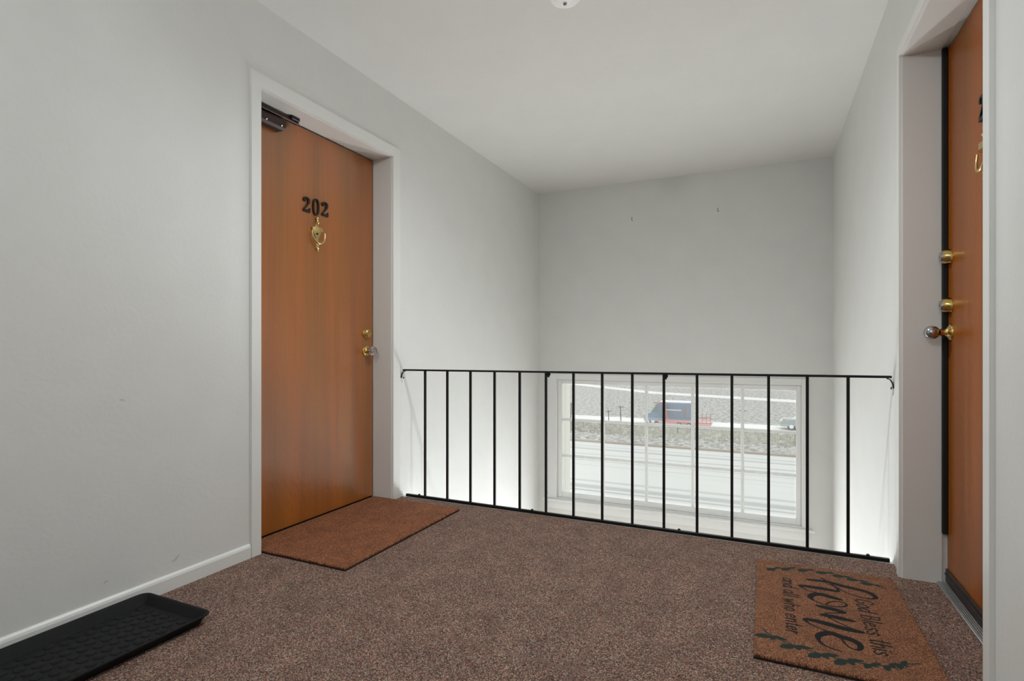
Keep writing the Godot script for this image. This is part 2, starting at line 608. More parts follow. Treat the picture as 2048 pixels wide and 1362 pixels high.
# a plain written alphabet: polylines on a grid where 0.6 is the height of an x and 1 that of an l
func glyph(ch: String) -> Array:
	match ch:
		"a": return [[[0.46, 0.55], [0.3, 0.62], [0.1, 0.45], [0.06, 0.2], [0.16, 0.0], [0.3, 0.05], [0.45, 0.3]], [[0.48, 0.6], [0.46, 0.2], [0.52, 0.0]]]
		"n": return [[[0.08, 0.6], [0.1, 0.0]], [[0.1, 0.35], [0.22, 0.56], [0.36, 0.6], [0.43, 0.45], [0.44, 0.0]]]
		"d": return [[[0.44, 0.5], [0.3, 0.6], [0.12, 0.48], [0.06, 0.2], [0.18, 0.0], [0.32, 0.06], [0.44, 0.25]], [[0.47, 1.0], [0.46, 0.5], [0.46, 0.0]]]
		"l": return [[[0.12, 1.0], [0.13, 0.0]]]
		"w": return [[[0.04, 0.6], [0.16, 0.0], [0.3, 0.5], [0.44, 0.0], [0.58, 0.6]]]
		"h": return [[[0.1, 1.0], [0.1, 0.0]], [[0.1, 0.33], [0.22, 0.56], [0.36, 0.6], [0.43, 0.45], [0.44, 0.0]]]
		"o": return [[[0.26, 0.6], [0.1, 0.45], [0.07, 0.22], [0.16, 0.02], [0.3, 0.0], [0.44, 0.16], [0.45, 0.42], [0.36, 0.58], [0.26, 0.6]]]
		"e": return [[[0.08, 0.3], [0.42, 0.36], [0.38, 0.54], [0.25, 0.6], [0.1, 0.45], [0.07, 0.2], [0.18, 0.01], [0.32, 0.02], [0.44, 0.14]]]
		"t": return [[[0.2, 0.95], [0.18, 0.2], [0.24, 0.02], [0.36, 0.06]], [[0.04, 0.62], [0.36, 0.64]]]
		"r": return [[[0.08, 0.6], [0.1, 0.0]], [[0.1, 0.36], [0.22, 0.56], [0.36, 0.58]]]
		"G": return [[[0.54, 0.84], [0.42, 1.0], [0.24, 0.96], [0.08, 0.7], [0.06, 0.35], [0.16, 0.06], [0.36, 0.0], [0.52, 0.12], [0.54, 0.4]], [[0.34, 0.42], [0.6, 0.42]]]
		"B": return [[[0.1, 1.0], [0.1, 0.0]], [[0.02, 1.0], [0.34, 0.98], [0.46, 0.8], [0.36, 0.56], [0.12, 0.52]], [[0.3, 0.54], [0.5, 0.4], [0.52, 0.16], [0.36, 0.0], [0.02, 0.0]]]
		"s": return [[[0.4, 0.5], [0.28, 0.61], [0.12, 0.52], [0.12, 0.4], [0.3, 0.28], [0.4, 0.16], [0.32, 0.01], [0.16, 0.0], [0.05, 0.1]]]
		"i": return [[[0.1, 0.6], [0.11, 0.0]], [[0.1, 0.84], [0.11, 0.86]]]
	return []

func advance(ch: String) -> float:
	return {" ": 0.34, "l": 0.27, "i": 0.24, "w": 0.68, "G": 0.68, "B": 0.62, "t": 0.42, "r": 0.44, "s": 0.5}.get(ch, 0.56)

func write(text: String, a: float, b: float, length: float, high: float, col: Color) -> void:
	var total := 0.0
	for ch in text:
		total += advance(ch)
	var k := length / total
	for ch in text:
		for line in glyph(ch):
			for i in line.size() - 1:
				var p := Vector2(a + line[i][0] * k, b + line[i][1] * high)
				var q := Vector2(a + line[i + 1][0] * k, b + line[i + 1][1] * high)
				var upright := absf((q - p).normalized().y)
				var w := lerpf(0.0030, 0.0072, upright)
				dab(p, q, w, w, col)
		a += advance(ch) * k

func leaf(at: Vector2, dir: float, length: float, wide: float, col: Color) -> void:
	var d := Vector2.from_angle(dir)
	var last := at
	for i in range(1, 9):
		var t := i / 8.0
		var q := at + d * length * t
		dab(last, q, wide * sin(PI * pow((i - 1) / 8.0, 0.7)) + 0.001, wide * sin(PI * pow(t, 0.7)) + 0.001, col)
		last = q

func print_mat(im: Image) -> void:
	ink = im.get_data()
	ink_w = im.get_width()
	ink_h = im.get_height()
	rag.seed = 4
	rag.frequency = 0.35
	var dark := Color(0.045, 0.032, 0.034)
	var green := Color(0.13, 0.20, 0.18)
	var T := 0.0045
	# home
	stroke([[0.148, 0.183], [0.141, 0.243], [0.157, 0.289], [0.168, 0.333], [0.181, 0.37], [0.208, 0.387], [0.224, 0.387], [0.237, 0.374], [0.238, 0.339], [0.215, 0.297], [0.179, 0.271], [0.143, 0.249], [0.109, 0.23]], [0.014, 0.017, 0.019, 0.018, 0.017, 0.014, 0.011, 0.007, T, T, T, 0.006, 0.005], dark)
	stroke([[0.161, 0.241], [0.174, 0.262], [0.192, 0.273], [0.208, 0.274], [0.219, 0.267], [0.216, 0.23], [0.217, 0.19], [0.221, 0.151], [0.239, 0.16], [0.258, 0.177], [0.264, 0.202]], [T, T, T, 0.008, 0.014, 0.02, 0.019, 0.012, T, T, T], dark)
	stroke([[0.29, 0.273], [0.282, 0.245], [0.273, 0.219], [0.279, 0.197], [0.299, 0.181], [0.32, 0.179], [0.34, 0.19], [0.354, 0.212], [0.36, 0.232], [0.356, 0.258], [0.344, 0.279], [0.328, 0.287], [0.313, 0.28], [0.313, 0.257], [0.331, 0.235], [0.357, 0.221]], [0.012, 0.021, 0.022, 0.02, 0.017, 0.012, T, T, T, 0.005, 0.006, 0.005, T, T, T, T], dark)
	stroke([[0.377, 0.196], [0.38, 0.221], [0.386, 0.249], [0.395, 0.271], [0.41, 0.247], [0.421, 0.223], [0.444, 0.203]], [0.013, 0.021, 0.021, 0.013, T, T, T], dark)
	stroke([[0.444, 0.203], [0.442, 0.232], [0.446, 0.262], [0.45, 0.29]], [0.013, 0.021, 0.022, 0.011], dark)
	stroke([[0.444, 0.203], [0.454, 0.22], [0.485, 0.252], [0.509, 0.286]], [T, T, T, T], dark)
	stroke([[0.519, 0.305], [0.517, 0.262], [0.508, 0.223], [0.499, 0.183], [0.501, 0.15], [0.524, 0.16], [0.542, 0.18], [0.554, 0.203], [0.563, 0.218]], [0.014, 0.022, 0.023, 0.021, 0.012, T, T, T, T], dark)
	stroke([[0.595, 0.243], [0.621, 0.25], [0.639, 0.262], [0.642, 0.279], [0.621, 0.288], [0.599, 0.284], [0.584, 0.267], [0.577, 0.242], [0.566, 0.217], [0.58, 0.195], [0.599, 0.181], [0.619, 0.178], [0.646, 0.185], [0.664, 0.208], [0.67, 0.232]], [T, T, T, 0.008, 0.013, 0.018, 0.021, 0.022, 0.02, 0.02, 0.016, 0.010, 0.006, T, T], dark)
	write("God Bless this", 0.258, 0.320, 0.393, 0.052, dark)
	write("and all who enter", 0.165, 0.093, 0.458, 0.046, dark)
	# vines at both ends
	var far := [[0.096, 0.030], [0.088, 0.062], [0.062, 0.116], [0.048, 0.179], [0.046, 0.247], [0.058, 0.304], [0.076, 0.35], [0.098, 0.394], [0.118, 0.436]]
	var near := [[0.627, 0.026], [0.662, 0.051], [0.694, 0.115], [0.712, 0.183], [0.718, 0.244], [0.713, 0.302], [0.699, 0.347], [0.676, 0.379], [0.652, 0.424]]
	var thin := []
	for i in 9:
		thin.append(0.0038)
	stroke(far, thin, green)
	stroke(near, thin, green)
	for i in range(1, 8):
		var p := Vector2(far[i][0], far[i][1])
		var d := (Vector2(far[i + 1][0], far[i + 1][1]) - Vector2(far[i - 1][0], far[i - 1][1])).angle()
		leaf(p, d + PI + 0.6, 0.038, 0.029, green)
		leaf(p, d + 0.4, 0.042, 0.014, green)
		p = Vector2(near[i][0], near[i][1])
		d = (Vector2(near[i + 1][0], near[i + 1][1]) - Vector2(near[i - 1][0], near[i - 1][1])).angle()
		var k := 1.0 if i < 5 else 0.68
		leaf(p + Vector2(0.004, -0.010) * k, d - 2.2, 0.042 * k, 0.027 * k, green)
		leaf(p, d - 0.9, 0.024 * k, 0.018 * k, green)
		leaf(p, d + 0.45, 0.046 * k, 0.020 * k, green)
	im.set_data(ink_w, ink_h, false, Image.FORMAT_RGB8, ink)

# ---------------------------------------------------------------- room

func shell() -> void:
	var st := begin()
	span(st, Vector3(XL - 0.3, -0.22, EDGE), Vector3(XR + 0.3, 0, ZF + 0.2))
	var o := part("floor", st, M.carpet)
	tag(o, "brown and taupe speckled carpet of the stair landing", "floor", "", "structure")

	st = begin()
	span(st, Vector3(XL - 0.3, LOW - 0.2, ZB - 0.25), Vector3(XR + 0.3, LOW, ZF + 0.2))
	o = part("floor_lower", st, M.carpet)
	tag(o, "brown carpet at the bottom of the stairwell below the railing", "floor", "", "structure")

	st = begin()
	span(st, Vector3(XL - 0.3, CEIL, ZB - 0.25), Vector3(XR + 0.3, CEIL + 0.2, ZF + 0.2))
	o = part("ceiling", st, M.ceiling)
	tag(o, "plain white painted ceiling over landing and stairwell", "ceiling", "", "structure")

	st = begin()  # left wall with the opening of door 202
	span(st, Vector3(XL - 0.2, LOW, D1_NEAR), Vector3(XL, CEIL, ZF))
	span(st, Vector3(XL - 0.2, LOW, ZB), Vector3(XL, CEIL, D1_FAR))
	span(st, Vector3(XL - 0.2, HEAD, D1_FAR), Vector3(XL, CEIL, D1_NEAR))
	span(st, Vector3(XL - 0.2, LOW, D1_FAR), Vector3(XL, -0.22, D1_NEAR))
	span(st, Vector3(XL - 0.3, LOW, ZB - 0.25), Vector3(XL - 0.2, CEIL, ZF + 0.2))
	o = part("wall_left", st, M.wall)
	tag(o, "off-white wall with wooden door 202 in it", "wall", "", "structure")
	for k in [[-1.333, 0.109, 0.022, 0.006, 0.6], [-1.092, 0.114, 0.010, 0.004, 0.2], [-1.144, 0.723, 0.012, 0.004, -0.3], [-2.73, 0.79, 0.016, 0.005, -0.5]]:
		st = begin()
		var blot := PackedVector2Array()
		for i in 14:
			var a := TAU * i / 14.0
			blot.append((Vector2(cos(a) * k[2], sin(a) * k[3]) * (0.8 + 0.25 * sin(a * 3.0 + k[0] * 9.0))).rotated(k[4]))
		extrude(st, blot, 0.0, 0.0003, 0.0, Basis(Vector3(0, 0, -1), Vector3.UP, Vector3.RIGHT), Vector3(XL, k[1], k[0]))
		part("scuff_mark", st, M.scuff, o)

	st = begin()
	span(st, Vector3(XR, LOW, D2_NEAR), Vector3(XR + 0.2, CEIL, ZF))
	span(st, Vector3(XR, LOW, ZB), Vector3(XR + 0.2, CEIL, D2_FAR))
	span(st, Vector3(XR, HEAD + 0.006, D2_FAR), Vector3(XR + 0.2, CEIL, D2_NEAR))
	span(st, Vector3(XR, LOW, D2_FAR), Vector3(XR + 0.2, -0.22, D2_NEAR))
	span(st, Vector3(XR + 0.2, LOW, ZB - 0.25), Vector3(XR + 0.3, CEIL, ZF + 0.2))
	o = part("wall_right", st, M.wall)
	tag(o, "off-white wall with the door that has two deadbolts", "wall", "", "structure")

	st = begin()  # back wall with the window opening
	var z0 := ZB - 0.16
	span(st, Vector3(XL - 0.2, LOW, z0), Vector3(WX0, CEIL, ZB))
	span(st, Vector3(WX1, LOW, z0), Vector3(XR + 0.2, CEIL, ZB))
	span(st, Vector3(WX0, WY1, z0), Vector3(WX1, CEIL, ZB))
	span(st, Vector3(WX0, LOW, z0), Vector3(WX1, WY0, ZB))
	o = part("wall_back", st, M.wall)
	tag(o, "off-white end wall of the stairwell above and around the window", "wall", "", "structure")

	st = begin()
	span(st, Vector3(XL - 0.2, 0, ZF), Vector3(XR + 0.2, CEIL, ZF + 0.2))
	o = part("wall_front", st, M.wall)
	tag(o, "off-white wall closing the other end of the hall", "wall", "", "structure")

	st = begin()  # end of the lower hall, far under the landing
	span(st, Vector3(XL, LOW, ZF), Vector3(XR, -0.22, ZF + 0.2))
	o = part("wall_lower", st, M.wall)
	tag(o, "end wall of the lower hall under the landing", "wall", "", "structure")

	st = begin()  # painted nosing under the railing
	span(st, Vector3(XL, -0.24, EDGE - 0.036), Vector3(XR, -0.002, EDGE), 0.003)
	o = part("trim_1", st, M.trim)
	tag(o, "white painted edge board of the landing under the railing", "trim", "", "structure")

	# baseboards with an eased top
	var prof := [Vector2(0, 0), Vector2(0, 0.012), Vector2(0.046, 0.012), Vector2(0.054, 0.009), Vector2(0.059, 0.004), Vector2(0.06, 0)]
	st = begin()
	sweep(st, prof, Vector3(XL, 0, ZF), Vector3(XL, 0, D1_NEAR + 0.054), Vector3.UP, Vector3.RIGHT)
	o = part("baseboard_left", st, M.trim)
	tag(o, "low white baseboard along the wall behind the boot tray", "baseboard", "", "structure")
	st = begin()
	var low := prof.map(func(p): return Vector2(p.x * 0.5, p.y * 0.6))
	sweep(st, low, Vector3(XL, 0, D1_FAR - 0.072), Vector3(XL, 0, EDGE - 0.005), Vector3.UP, Vector3.RIGHT)
	o = part("baseboard_left_far", st, M.trim)
	tag(o, "short stub of white baseboard between door 202 and the railing", "baseboard", "", "structure")
	st = begin()
	sweep(st, prof, Vector3(XR, 0, ZF), Vector3(XR, 0, D2_NEAR + 0.046), Vector3.UP, Vector3.LEFT)
	o = part("baseboard_right", st, M.trim)
	tag(o, "low white baseboard along the wall beside the double-deadbolt door", "baseboard", "", "structure")

# casing of three mitred boards round a door opening; "out" looks into the hall
func casing(called: String, label: String, x: float, out: float, near: float, far: float, head: float, wn: float, wf: float, wh: float, thick: float, back: float) -> void:
	var t := thing(called, label, "door frame", Vector3.ZERO, 0.0, "", "structure")
	var e := 0.003
	for side in [0, 1]:
		var zi := near if side == 0 else far
		var w := wn if side == 0 else wf
		var s := 1.0 if side == 0 else -1.0
		var st := begin()
		# upright: outline in (z, y), mitred at the top
		var p := []
		for d in [[0.0, 0.0], [out * thick, e]]:
			p.append(Vector3(x + d[0], 0, zi + s * d[1] * 0.5))
			p.append(Vector3(x + d[0], 0, zi + s * (w - d[1])))
			p.append(Vector3(x + d[0], head + wh - d[1], zi + s * (w - d[1])))
			p.append(Vector3(x + d[0], head + d[1] * 0.5, zi + s * d[1] * 0.5))
		hexa(st, p)
		part("side_casing", st, M.trim, t)
	var st2 := begin()
	var h := []
	for d in [[0.0, 0.0], [out * thick, e]]:
		h.append(Vector3(x + d[0], head + d[1] * 0.5, near + d[1] * 0.5))
		h.append(Vector3(x + d[0], head + wh - d[1], near + wn - d[1]))
		h.append(Vector3(x + d[0], head + wh - d[1], far - wf + d[1]))
		h.append(Vector3(x + d[0], head + d[1] * 0.5, far - d[1] * 0.5))
	hexa(st2, h)
	part("head_casing", st2, M.trim, t)
	# stops that the leaf closes against
	for side in [0, 1]:
		var zi := near if side == 0 else far
		var s := -1.0 if side == 0 else 1.0
		var st := begin()
		span(st, Vector3(minf(x - out * 0.001, x - out * back), 0, minf(zi, zi + s * 0.004)), Vector3(maxf(x - out * 0.001, x - out * back), head, maxf(zi, zi + s * 0.004)))
		part("jamb", st, M.trim, t)
	var st3 := begin()
	span(st3, Vector3(minf(x - out * 0.001, x - out * back), head - 0.004, far + 0.004), Vector3(maxf(x - out * 0.001, x - out * back), head, near - 0.004))
	part("head_jamb", st3, M.trim, t)

const WX0 := -1.83
const WX1 := 0.285
const WY0 := -0.545
const WY1 := 0.615

func window() -> void:
	var t := thing("window_1", "white fifteen-pane window low in the stairwell end wall, facing a snowy street", "window", Vector3.ZERO, 0.0, "", "structure")
	var zs := ZB - 0.012     # face of the sash
	var gx0 := -1.775
	var gx1 := 0.236
	var gy0 := -0.481
	var gy1 := 0.565
	# lining of the opening
	var st := begin()
	for b in [[Vector3(WX0, WY0, ZB - 0.17), Vector3(WX0 + 0.012, WY1, ZB + 0.004)], [Vector3(WX1 - 0.012, WY0, ZB - 0.17), Vector3(WX1, WY1, ZB + 0.004)], [Vector3(WX0 + 0.012, WY1 - 0.012, ZB - 0.17), Vector3(WX1 - 0.012, WY1, ZB + 0.004)], [Vector3(WX0 + 0.012, WY0, ZB - 0.17), Vector3(WX1 - 0.012, WY0 + 0.012, ZB + 0.004)]]:
		span(st, b[0], b[1])
	part("lining", st, M.sash, t)
	# casing boards on the wall
	for b in [["side_casing", Vector3(-1.928, WY0, ZB), Vector3(WX0 + 0.008, WY1 + 0.045, ZB + 0.016)], ["side_casing", Vector3(WX1 - 0.008, WY0, ZB), Vector3(0.322, WY1 + 0.045, ZB + 0.016)], ["head_casing", Vector3(WX0 + 0.008, WY1 - 0.008, ZB), Vector3(WX1 - 0.008, WY1 + 0.045, ZB + 0.016)]]:
		st = begin()
		span(st, b[1], b[2], 0.004)
		part(b[0], st, M.sash, t)
	# stool and apron
	st = begin()
	span(st, Vector3(-1.945, WY0 - 0.022, ZB), Vector3(0.362, WY0, ZB + 0.05), 0.007)
	part("stool", st, M.sash, t)
	st = begin()
	span(st, Vector3(-1.915, WY0 - 0.10, ZB), Vector3(0.322, WY0 - 0.022, ZB + 0.014), 0.003)
	part("apron", st, M.sash, t)
	# sash: four rails with a sloped bead towards the glass
	var zb := zs - 0.04
	st = begin()
	span(st, Vector3(WX0 + 0.012, WY0 + 0.012, zb), Vector3(gx0, WY1 - 0.012, zs), 0.004)
	span(st, Vector3(gx1, WY0 + 0.012, zb), Vector3(WX1 - 0.012, WY1 - 0.012, zs), 0.004)
	span(st, Vector3(gx0, WY0 + 0.012, zb), Vector3(gx1, gy0, zs), 0.004)
	span(st, Vector3(gx0, gy1, zb), Vector3(gx1, WY1 - 0.012, zs), 0.004)
	part("sash_frame", st, M.sash, t)
	var px := (gx1 - gx0) / 5.0
	var py := (gy1 - gy0) / 3.0
	var bar := [Vector2(-0.013, -0.034), Vector2(-0.013, -0.02), Vector2(-0.006, -0.002), Vector2(0.006, -0.002), Vector2(0.013, -0.02), Vector2(0.013, -0.034)]
	for i in range(1, 5):
		st = begin()
		sweep(st, bar, Vector3(gx0 + px * i, gy0, zs), Vector3(gx0 + px * i, gy1, zs), Vector3.RIGHT, Vector3(0, 0, 1))
		part("muntin", st, M.sash, t)
	for j in range(1, 3):
		for i in 5:
			st = begin()
			sweep(st, bar, Vector3(gx0 + px * i + (0.006 if i > 0 else 0.0), gy0 + py * j, zs), Vector3(gx0 + px * (i + 1) - (0.006 if i < 4 else 0.0), gy0 + py * j, zs), Vector3.UP, Vector3(0, 0, 1))
			part("muntin", st, M.sash, t)
	st = begin()
	cbox(st, Vector3.ZERO, Vector3(px - 0.022, py - 0.022, 0.004))
	var glass := finish(st, M.pane)
	for j in 3:
		for i in 5:
			put("pane", glass, t, Vector3(gx0 + px * (i + 0.5), gy0 + py * (j + 0.5), zs - 0.029))
	# boards beside the window, outside
	for s in [-1.0, 1.0]:
		var xw := (WX0 - 0.012) if s < 0 else (WX1 + 0.012)
		st = begin()
		span(st, Vector3(minf(xw, xw + s * 0.05), WY0 - 0.1, ZB - 0.30), Vector3(maxf(xw, xw + s * 0.05), WY1 + 0.1, ZB - 0.162), 0.003)
		part("outer_board", st, M.siding, t)
		st = begin()
		span(st, Vector3(minf(xw, xw + s * 0.05), WY0 - 0.1, ZB - 0.46), Vector3(maxf(xw, xw + s * 0.05), WY1 + 0.1, ZB - 0.306), 0.003)
		part("outer_board", st, M.siding, t)

# ---------------------------------------------------------------- doors; local x right, y up, z out into the hall

func out_z() -> Basis:  # lathe axis y -> z
	return Basis(Vector3(1, 0, 0), Vector3(0, 0, 1), Vector3(0, -1, 0))

func digit(ch: String, high: float, narrow: float, at: Vector3, parent: Node3D) -> void:
	var f := SystemFont.new()
	f.font_names = PackedStringArray(["Droid Serif"])
	f.font_weight = 400 if ch == "0" else 700
	var m := TextMesh.new()
	m.text = ch
	m.font = f
	m.font_size = 64
	m.pixel_size = high / 46.0
	m.depth = 0.009
	m.curve_step = 0.6
	m.material = M.digits
	var o := put("number_digit", m, parent, at)
	o.scale = Vector3(narrow, 1, 1)

func deadbolt(parent: Node3D, at: Vector3, ringed: bool) -> void:
	var g := group_part("deadbolt", parent, at)
	var st := begin()
	if ringed:
		lathe(st, [Vector2(0.0315, 0), Vector2(0.0315, 0.004), Vector2(0.029, 0.008), Vector2(0.0275, 0.0085), Vector2(0.0275, 0.012), Vector2(0.0245, 0.017), Vector2(0.023, 0.0175), Vector2(0.0225, 0.021), Vector2(0.019, 0.024), Vector2(0.012, 0.0245), Vector2(0.0105, 0.022), Vector2(0, 0.022)], Vector3.ZERO, out_z(), 32)
	else:
		lathe(st, [Vector2(0.03, 0), Vector2(0.03, 0.003), Vector2(0.0225, 0.026), Vector2(0.021, 0.0285), Vector2(0.0, 0.0285)], Vector3.ZERO, out_z(), 32)
	part("housing", st, M.brass, g)
	st = begin()
	if ringed:
		lathe(st, [Vector2(0.0095, 0.022), Vector2(0.0095, 0.0235), Vector2(0, 0.024)], Vector3.ZERO, out_z(), 20)
	else:
		lathe(st, [Vector2(0.0195, 0.0285), Vector2(0.0185, 0.0335), Vector2(0.015, 0.0345), Vector2(0, 0.0345)], Vector3.ZERO, out_z(), 24)
	part("cylinder_face", st, M.brass if ringed else M.steel, g)
	st = begin()
	var zk := 0.024 if ringed else 0.0345
	span(st, Vector3(-0.0012, -0.004, zk - 0.001), Vector3(0.0012, 0.004, zk + 0.0004))
	part("keyhole", st, M.black, g)

func knob(parent: Node3D, at: Vector3, clear: bool) -> void:
	var g := group_part("door_knob", parent, at)
	var st := begin()
	lathe(st, [Vector2(0.0335, 0), Vector2(0.0335, 0.002), Vector2(0.031, 0.006), Vector2(0.024, 0.008), Vector2(0.016, 0.013), Vector2(0.013, 0.018), Vector2(0.0125, 0.028), Vector2(0.0145, 0.032), Vector2(0.0145, 0.034), Vector2(0, 0.034)], Vector3.ZERO, out_z(), 32)
	part("rose", st, M.brass, g)
	st = begin()
	var prof := [Vector2(0, 0.034)]
	if clear:
		prof.append_array([Vector2(0.013, 0.034), Vector2(0.021, 0.038), Vector2(0.0265, 0.045), Vector2(0.0285, 0.053), Vector2(0.0275, 0.060), Vector2(0.023, 0.066), Vector2(0.019, 0.0665), Vector2(0.015, 0.064), Vector2(0, 0.063)])
		lathe(st, prof, Vector3.ZERO, out_z(), 12, 10.0)
		part("grip", st, M.crystal, g)
		st = begin()
		lathe(st, [Vector2(0, 0.0345), Vector2(0.008, 0.0345), Vector2(0.008, 0.05), Vector2(0.005, 0.052), Vector2(0, 0.052)], Vector3.ZERO, out_z(), 16)
		part("spindle", st, M.steel, g)
	else:
		for i in 13:
			var a := -PI * 0.5 + PI * (0.14 + 0.86 * i / 12.0)
			prof.append(Vector2(maxf(0.026 * cos(a), 0.0), 0.0585 + 0.0255 * sin(a)))
		lathe(st, prof, Vector3.ZERO, out_z(), 28)
		part("grip", st, M.steel, g)

func knocker(parent: Node3D, at: Vector3) -> void:
	var g := group_part("door_knocker", parent, at)   # at: the peephole
	var st := begin()   # back plate: shield that narrows to a point, with a stem above and below
	extrude(st, PackedVector2Array([Vector2(-0.007, 0.056), Vector2(0.007, 0.056), Vector2(0.010, 0.040), Vector2(0.018, 0.034), Vector2(0.030, 0.030), Vector2(0.030, 0.006), Vector2(0.020, -0.008), Vector2(0.010, -0.026), Vector2(0.008, -0.052), Vector2(0.007, -0.076), Vector2(-0.007, -0.076), Vector2(-0.008, -0.052), Vector2(-0.010, -0.026), Vector2(-0.020, -0.008), Vector2(-0.030, 0.006), Vector2(-0.030, 0.030), Vector2(-0.018, 0.034), Vector2(-0.010, 0.040)]), 0.0, 0.007, 0.002)
	part("back_plate", st, M.pale_brass, g)
	st = begin()
	lathe(st, [Vector2(0.004, 0.050), Vector2(0.008, 0.054), Vector2(0.0105, 0.058), Vector2(0.0105, 0.061), Vector2(0.006, 0.064), Vector2(0.0045, 0.068), Vector2(0.006, 0.074), Vector2(0.0072, 0.080), Vector2(0.006, 0.086), Vector2(0.003, 0.090), Vector2(0, 0.091)], Vector3(0, 0, 0.009), Basis.IDENTITY, 16)
	part("finial", st, M.pale_brass, g)
	st = begin()   # curved name plate that carries the hinge of the ring
	var arc := []
	for i in 9:
		var a := lerpf(-0.55, 0.55, i / 8.0)
		arc.append(Vector2(0.072 * sin(a), 0.072 * cos(a) - 0.048))
	for i in 8:
		var p0: Vector2 = arc[i]
		var p1: Vector2 = arc[i + 1]
		hexa(st, [Vector3(p0.x, 0.012, 0.005), Vector3(p1.x, 0.012, 0.005), Vector3(p1.x, 0.034 - absf(p1.x) * 0.1, 0.005), Vector3(p0.x, 0.034 - absf(p0.x) * 0.1, 0.005), Vector3(p0.x, 0.012, p0.y), Vector3(p1.x, 0.012, p1.y), Vector3(p1.x, 0.034 - absf(p1.x) * 0.1, p1.y), Vector3(p0.x, 0.034 - absf(p0.x) * 0.1, p0.y)])
	part("name_plate", st, M.pale_brass, g)
	st = begin()   # the ring hangs from both ends of the plate
	var pts := []
	var rad := []
	for i in 21:
		var a := PI * i / 20.0
		pts.append(Vector3(-0.045 * cos(a), 0.010 - 0.062 * pow(sin(a), 0.8), 0.016 + 0.008 * sin(a)))
		rad.append(0.0030 + 0.0022 * sin(a))
	tube(st, pts, rad, 10)
	part("ring", st, M.pale_brass, g)
	st = begin()
	lathe(st, [Vector2(0, -0.093), Vector2(0.004, -0.092), Vector2(0.0065, -0.088), Vector2(0.004, -0.083), Vector2(0.0075, -0.079), Vector2(0.0075, -0.076), Vector2(0.005, -0.07), Vector2(0.0085, -0.058), Vector2(0.006, -0.05), Vector2(0, -0.049)], Vector3(0, 0, 0.009), Basis.IDENTITY, 16)
	part("strike", st, M.pale_brass, g)
	st = begin()
	lathe(st, [Vector2(0.0055, 0.0065), Vector2(0.0055, 0.009), Vector2(0.004, 0.0095), Vector2(0, 0.0085)], Vector3.ZERO, out_z(), 16)
	part("peephole", st, M.black, g)

func leaf_panel(parent: Node3D, wide: float, y0: float, y1: float, m: Material) -> void:
	var st := begin()
	span(st, Vector3(-wide * 0.5, y0, -0.044), Vector3(wide * 0.5, y1, 0), 0.002)
	part("door_leaf", st, m, parent)

